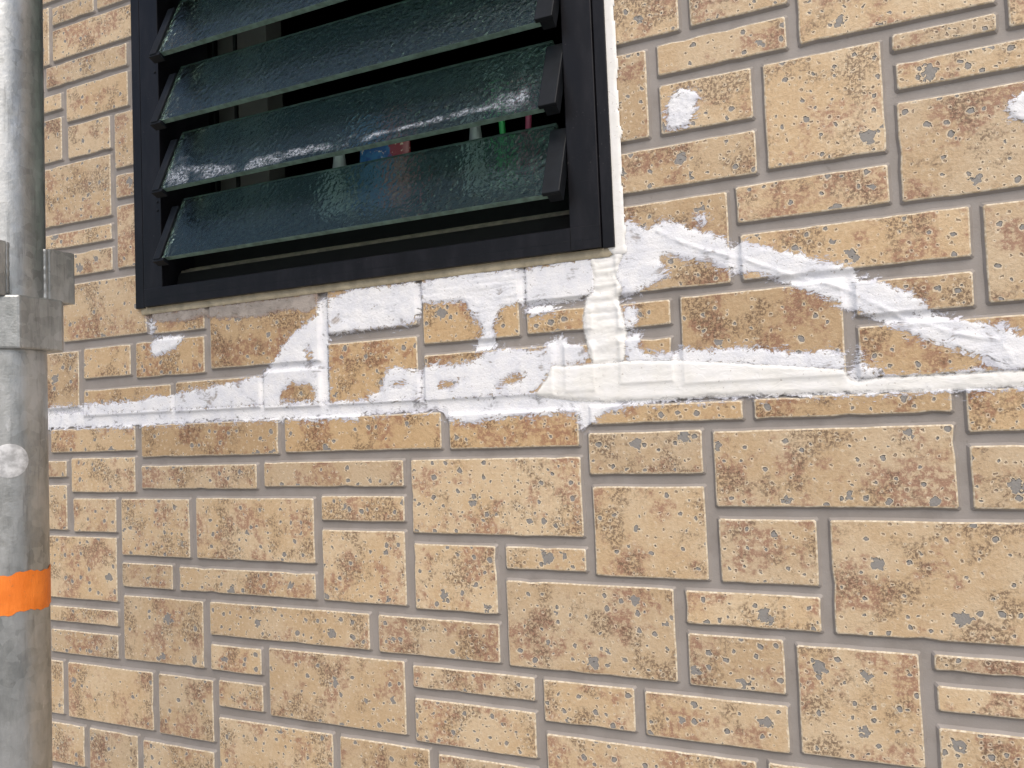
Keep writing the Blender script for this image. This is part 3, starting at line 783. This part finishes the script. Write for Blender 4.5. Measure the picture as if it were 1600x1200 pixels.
for k in range(NBL):
    dy = k * PITCH
    gl = slab(BL0, BL1, 0, LEN, -6.0, 0, .5)
    gl.v = [(x, y + dy, z) for x, y, z in gl.v]
    blade = gl.build('glass_blade', [M_GLASS, M_GEDGE], win)
    for f in blade.data.polygons:
        n_ = Vector((f.normal.x, f.normal.z, -f.normal.y))
        if abs(n_.dot(dv)) > .5: f.material_index = 1
    blade['_w'] = W(*np.array(gl.v).mean(0))
    for side in (0, 1):
        if side == 0:
            c = slab(BL0 - 11, BL0 - .6, -2.5, LEN * .86, -9, 2.5, .9)
            e = slab(BL0 - 12, BL0 + 4, -4.5, -.6, -8.5, 1.2, .5)
        else:
            c = slab(BL1 - 3, BL1 + 14, -2.5, LEN * .84, .3, 5.0, .9)
            e = slab(BL1 + .6, BL1 + 13, -2.0, LEN * .82, -9, .2, .6)
        kk = len(c.v); c.v += e.v; c.f += [[kk + i for i in f] for f in e.f]
        c.v = [(x, y + dy, z) for x, y, z in c.v]
        c.build('blade_clip', M_CLIP, blade)
    if k == 1:
        # added white streak on the second blade, standing in for a blur behind it
        rs = np.random.RandomState(5)
        Xg, Tg = np.meshgrid(np.arange(BL0 + 3, BL1 - 14, 1.2), np.arange(0.8, 46, 1.0))
        cen = 7 + 9 * np.exp(-((Xg + 695) / 40) ** 2) + 10 * ((Xg + 716) / 450) ** 2
        wid = 5 + 15 * np.exp(-((Xg + 700) / 30) ** 2) + 8 * np.exp(-((Xg + 640) / 30) ** 2) + 9 * np.exp(-((Xg + 285) / 26) ** 2) + 8 * np.exp(-((Xg + 565) / 24) ** 2) + 4 * np.exp(-((Xg + 490) / 40) ** 2)
        s_ = 1 - np.abs(Tg - cen) / wid + .8 * vnoise(Xg, Tg, 14, rs, 2.5) + .5 * vnoise(Xg, Tg, 4, rs)
        kp = s_ > 0.05
        cell = kp[:-1, :-1] & kp[1:, :-1] & kp[:-1, 1:] & kp[1:, 1:]
        idx = np.arange(Xg.size).reshape(Xg.shape)
        fa = np.stack([idx[:-1, :-1][cell], idx[:-1, 1:][cell], idx[1:, 1:][cell], idx[1:, :-1][cell]], 1)
        us, inv = np.unique(fa, return_inverse=True)
        Vs = [bpt(x, t, .25) for x, t in zip(Xg.ravel()[us], Tg.ravel()[us])]
        Vs = [(x, y + dy, z) for x, y, z in Vs]
        sm = NT('thin_white_blur')
        Pm = sm.mm()
        sm.b.inputs['Base Color'].default_value = (.56, .61, .69, 1); sm.b.inputs['Roughness'].default_value = .7
        an = sm.n.new('ShaderNodeAttribute'); an.attribute_name = 'depth'
        al = sm.math('MULTIPLY', sm.smooth(sm.noise(Pm, 2.6, 3, .7), .36, .66), sm.smooth(sm.noise(Pm, 24, 3, .6), .36, .60))
        al = sm.math('MULTIPLY', al, sm.smooth(an.outputs['Fac'], .0, .75))
        sm.link(sm.math('MULTIPLY', al, .62), sm.b.inputs['Alpha'])
        o = mesh('white_blur_streak', Vs, inv.reshape(-1, 4).tolist(), sm.m, blade)
        at = o.data.attributes.new('depth', 'FLOAT', 'POINT'); at.data.foreach_set('value', np.clip(s_.ravel()[us], 0, 1).astype(np.float32))

# inner insect screen frame: two thin upright bars
B().box(-668, -664, rail + 30, FT - 30, -46, -43).build('screen_bar', M_SCREEN, win)
B().box(-700, -697.5, rail + 30, FT - 30, -46, -43).build('screen_bar', M_SCREEN, win)

# ------------------------------------------------------------------ the dark room behind
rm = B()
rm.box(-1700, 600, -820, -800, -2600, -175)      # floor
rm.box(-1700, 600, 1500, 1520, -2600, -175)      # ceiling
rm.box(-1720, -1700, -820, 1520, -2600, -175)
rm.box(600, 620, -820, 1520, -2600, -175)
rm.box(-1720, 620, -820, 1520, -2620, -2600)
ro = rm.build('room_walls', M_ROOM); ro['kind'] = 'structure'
# reveal of the opening
rv = B()
rv.box(OPX0 - 14, OPX0 + .5, OPY0 - 14, OPY1 + 14, -178, -72)
rv.box(OPX1 - .5, OPX1 + 14, OPY0 - 14, OPY1 + 14, -178, -72)
rv.box(OPX0 + .6, OPX1 - .6, OPY0 - 14, OPY0 + 16, -178, -72)
rv.box(OPX0 + .6, OPX1 - .6, OPY1 - 2, OPY1 + 14, -178, -72)
rv.build('window_reveal', M_SCREEN, win)
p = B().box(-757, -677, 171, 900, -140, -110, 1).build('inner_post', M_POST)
p['label'] = 'grey-brown upright board inside the room, seen behind the louvre blades'; p['category'] = 'board'

# things on the inner sill: y of the sill top
SY = OPY0 + 16
def tag(o, label, cat):
    o['label'] = label; o['category'] = cat; return o
def tube(prof, x, z, n=20):
    V = []; F = []
    for r, y in prof:
        V += [(x + r * math.cos(6.2832 * i / n), y, z + r * math.sin(6.2832 * i / n)) for i in range(n)]
    for k in range(len(prof) - 1):
        for i in range(n): F.append([k * n + i, k * n + (i + 1) % n, (k + 1) * n + (i + 1) % n, (k + 1) * n + i])
    F.append(list(range(n))[::-1]); F.append([(len(prof) - 1) * n + i for i in range(n)])
    return V, F
def obj(name, VF, m, parent=None, smooth=True):
    return fixn(mesh(name, VF[0], VF[1], m, parent, smooth=smooth))
# pouch: pinched packet, blue with red corner
s = NT('blue_red_printed_film'); Pm = s.mm()
bl = s.smooth(s.noise(Pm, 9, 3, .6), .4, .62)
c = s.mix(bl, (0.012, 0.055, 0.20), (0.03, 0.13, 0.30))
sx = s.n.new('ShaderNodeSeparateXYZ'); s.link(Pm, sx.inputs[0])
e = s.math('ADD', sx.outputs[0], s.math('MULTIPLY', s.noise(Pm, 12, 2, .5), 22))
c = s.mix(s.smooth(e, -488, -484), c, (0.25, 0.02, 0.03))
c = s.mix(s.smooth(s.noise(Pm, 6, 3, .6), .62, .66), c, (0.75, 0.55, 0.40))
s.link(c, s.b.inputs['Base Color']); s.b.inputs['Roughness'].default_value = .3
V = []; F = []
rows = [(0, 34, 16), (10, 36, 20), (70, 36, 17), (125, 35, 9), (165, 34, 2.0), (178, 34, 1.2)]
for (h, hw, hd) in rows:
    for i in range(20):
        a = 6.2832 * i / 20
        V.append((-508 + hw * math.copysign(abs(math.cos(a)) ** .6, math.cos(a)), SY + h, -112 + hd * math.sin(a)))
for k in range(len(rows) - 1):
    for i in range(20): F.append([k * 20 + i, k * 20 + (i + 1) % 20, (k + 1) * 20 + (i + 1) % 20, (k + 1) * 20 + i])
F.append(list(range(20))[::-1]); F.append([100 + i for i in range(20)])
tag(obj('refill_pouch', (V, F), s.m), 'blue and red printed pouch seen through the gap between the blades', 'pouch')
M_BOT = mat_plain('pale_grey_plastic', (.28, .285, .30), .4)
b = obj('squeeze_bottle', tube([(20, SY), (22, SY + 4), (22, SY + 70), (16, SY + 106), (9, SY + 135), (6, SY + 158), (3, SY + 161)], -572, -112), M_BOT)
tag(b, 'pale grey bottle with a tapered neck behind the blades, left of the pouch', 'bottle')
cup = obj('tumbler', tube([(26, SY), (28, SY + 3), (33, SY + 84), (31, SY + 84), (26.5, SY + 5), (.5, SY + 5)], -345, -118), mat_plain('clear_grey_cup', (.2, .22, .23), .3))
tag(cup, 'grey tumbler holding the toothbrushes behind the lowest blade', 'cup')
def brush(name, x0, x1, col, label, top=182):
    V = []; F = []
    for k in range(9):
        t = k / 8; y = SY + 8 + (top - 8) * t; x = x0 + (x1 - x0) * t; r = 4.4 - 1.3 * math.sin(t * 3.1)
        V += [(x + r * math.cos(6.2832 * i / 10), y, -116 + r * .8 * math.sin(6.2832 * i / 10)) for i in range(10)]
    for k in range(8):
        for i in range(10): F.append([k * 10 + i, k * 10 + (i + 1) % 10, (k + 1) * 10 + (i + 1) % 10, (k + 1) * 10 + i])
    F.append(list(range(10))[::-1]); F.append([80 + i for i in range(10)])
    r = tag(obj(name, (V, F), mat_plain(name + '_' + label.split()[0], col, .35)), label, 'toothbrush')
    hd = B().box(x1 - 5, x1 + 5, SY + top - .5, SY + top + 24, -119, -113, 1.5).build('brush_head', M_BOT, r)
    return r
brush('toothbrush', -352, -361, (.04, .42, .10), 'green toothbrush handle standing behind the blades')
brush('toothbrush', -338, -326, (.50, .08, .16), 'pink toothbrush handle standing behind the blades, nearest the right jamb')
t = obj('toothpaste_tube', tube([(15, SY), (15, SY + 3), (14, SY + 40), (8, SY + 135), (4, SY + 178)], -392, -116), M_BOT)
tag(t, 'whitish tube standing left of the green toothbrush behind the blades', 'tube')

# ------------------------------------------------------------------ scaffold pole
PX, PZ, PR = -588.0, 280.0, 24.3
pole = empty('scaffold_pole', 'galvanised steel scaffold pole with a welded pocket collar at the left', 'pole', W(PX, -1600, PZ))
ang = [(math.cos(6.28318 * i / 64), math.sin(6.28318 * i / 64)) for i in range(64)]
V = []; F = []
ys = [-1600, -500, 0, 500, 1600]
for y in ys: V += [(PX + PR * c, y, PZ + PR * s_) for c, s_ in ang]
for k in range(len(ys) - 1):
    for i in range(64): F.append([k * 64 + i, k * 64 + (i + 1) % 64, (k + 1) * 64 + (i + 1) % 64, (k + 1) * 64 + i])
obj('tube', (V, F), M_ZINC, pole)
for yy in (sc(268, ZF), sc(258, ZF), sc(420, ZF)):
    vv = tube([(1.5, 0), (1.5, .9), (.9, 1.2)], 0, 0, 12)
    vv = ([(x + xl2 - 5, z + yy, y + ZF - .3) for x, y, z in vv[0]], vv[1])
    obj('screw', vv, M_CLIP, win)
# collar: one octagonal ring, bevelled
CY0, CY1 = 66.0, 105.0
h, cf = 28.0, 17.0
oc = [(-h + cf, -h), (h - 6, -h), (h, -h + 6), (h, h - cf), (h - cf, h), (-h + cf, h), (-h, h - cf), (-h, -h + cf)]
B().prism_y([(PX + a, PZ + b) for a, b in oc], CY0, CY1, 1.6).build('collar', M_ZINC, pole)
def pocket(sgn):
    b = B()
    z0, z1 = PZ + sgn * 16, PZ + sgn * 38
    lo, hi = min(z0, z1), max(z0, z1)
    b.box(PX + 17.5, PX + 22, CY1 - 1, CY1 + 39, lo, hi, 1.2)
    b.box(PX - 22, PX - 17.5, CY1 - 1, CY1 + 39, lo, hi, 1.2)
    e0, e1 = (hi - 4.5, hi) if sgn > 0 else (lo, lo + 4.5)
    b.box(PX - 17.4, PX + 17.4, CY1 - 1, CY1 + 38.5, e0, e1, 1.2)
    b.build('wedge_pocket', M_ZINC, pole)
    for sx in (-1, 1):
        V = []; F = []; rw = random.Random(3 + sx)
        for k in range(40):
            r = 2.4 + .10 * math.sin(k * .9) + rw.uniform(-.12, .12)
            if k in (0, 39): r = .6
            V += [(PX + sx * 19.2 + r * math.cos(.6283 * i), CY1 + k * 1.0, PZ + sgn * 15 + r * math.sin(.6283 * i)) for i in range(10)]
        for k in range(39):
            for i in range(10): F.append([k * 10 + i, k * 10 + (i + 1) % 10, (k + 1) * 10 + (i + 1) % 10, (k + 1) * 10 + i])
        obj('weld_seam', (V, F), M_ZINC, pole)
pocket(1); pocket(-1)
# orange tape band around the tube
s = NT('orange_tape'); Pm = s.mm()
c = s.mix(s.smooth(s.noise(Pm, 14, 4, .6), .3, .7), (0.80, 0.19, 0.015), (0.93, 0.25, 0.03))
c = s.mix(s.math('MULTIPLY', s.smooth(s.noise(Pm, 4, 4, .75), .58, .72), .5), c, (0.36, 0.14, 0.05))
s.link(c, s.b.inputs['Base Color']); s.b.inputs['Roughness'].default_value = .5
s.bump(s.noise(s.vmath('MULTIPLY', Pm, (1, .3, 1)), 6, 3, .6), .0012, .7)
M_OR = s.m
V = []; F = []
for j in range(7):
    for i, (c, s_) in enumerate(ang):
        edge = (1.1 * math.sin(i * .6) + .7 * math.sin(i * 1.7)) * (abs(j - 3) / 3)
        V.append((PX + (PR + .45) * c, -122 + 28 * j / 6 + edge, PZ + (PR + .45) * s_))
for j in range(6):
    for i in range(64): F.append([j * 64 + i, j * 64 + (i + 1) % 64, (j + 1) * 64 + (i + 1) % 64, (j + 1) * 64 + i])
tp = obj('tape_band', (V, F), M_OR, pole); tp['label'] = 'bright orange tape band round the pole'
# round pale sticker
def on_pole(a, y, r): return (PX + r * math.cos(a), y, PZ + r * math.sin(a))
A0 = 0.62
V = [on_pole(A0, -14, PR + .4)]; F = []
for r_ in (4, 8, 11, 12.2):
    for i in range(28):
        a = 6.28318 * i / 28
        V.append(on_pole(A0 + r_ * math.cos(a) / PR, -14 + r_ * math.sin(a), PR + (.4 if r_ < 12 else .05)))
for i in range(28): F.append([0, 1 + i, 1 + (i + 1) % 28])
for k in range(3):
    for i in range(28): F.append([1 + k * 28 + i, 1 + (k + 1) * 28 + i, 1 + (k + 1) * 28 + (i + 1) % 28, 1 + k * 28 + (i + 1) % 28])
st = obj('round_sticker', (V, F), mat_plain('worn_white_sticker', (.52, .53, .54), .45, 0, .3, 6), pole)
st['label'] = 'worn round white sticker on the pole'
for o in bpy.data.objects:
    if '_w' in o: del o['_w']
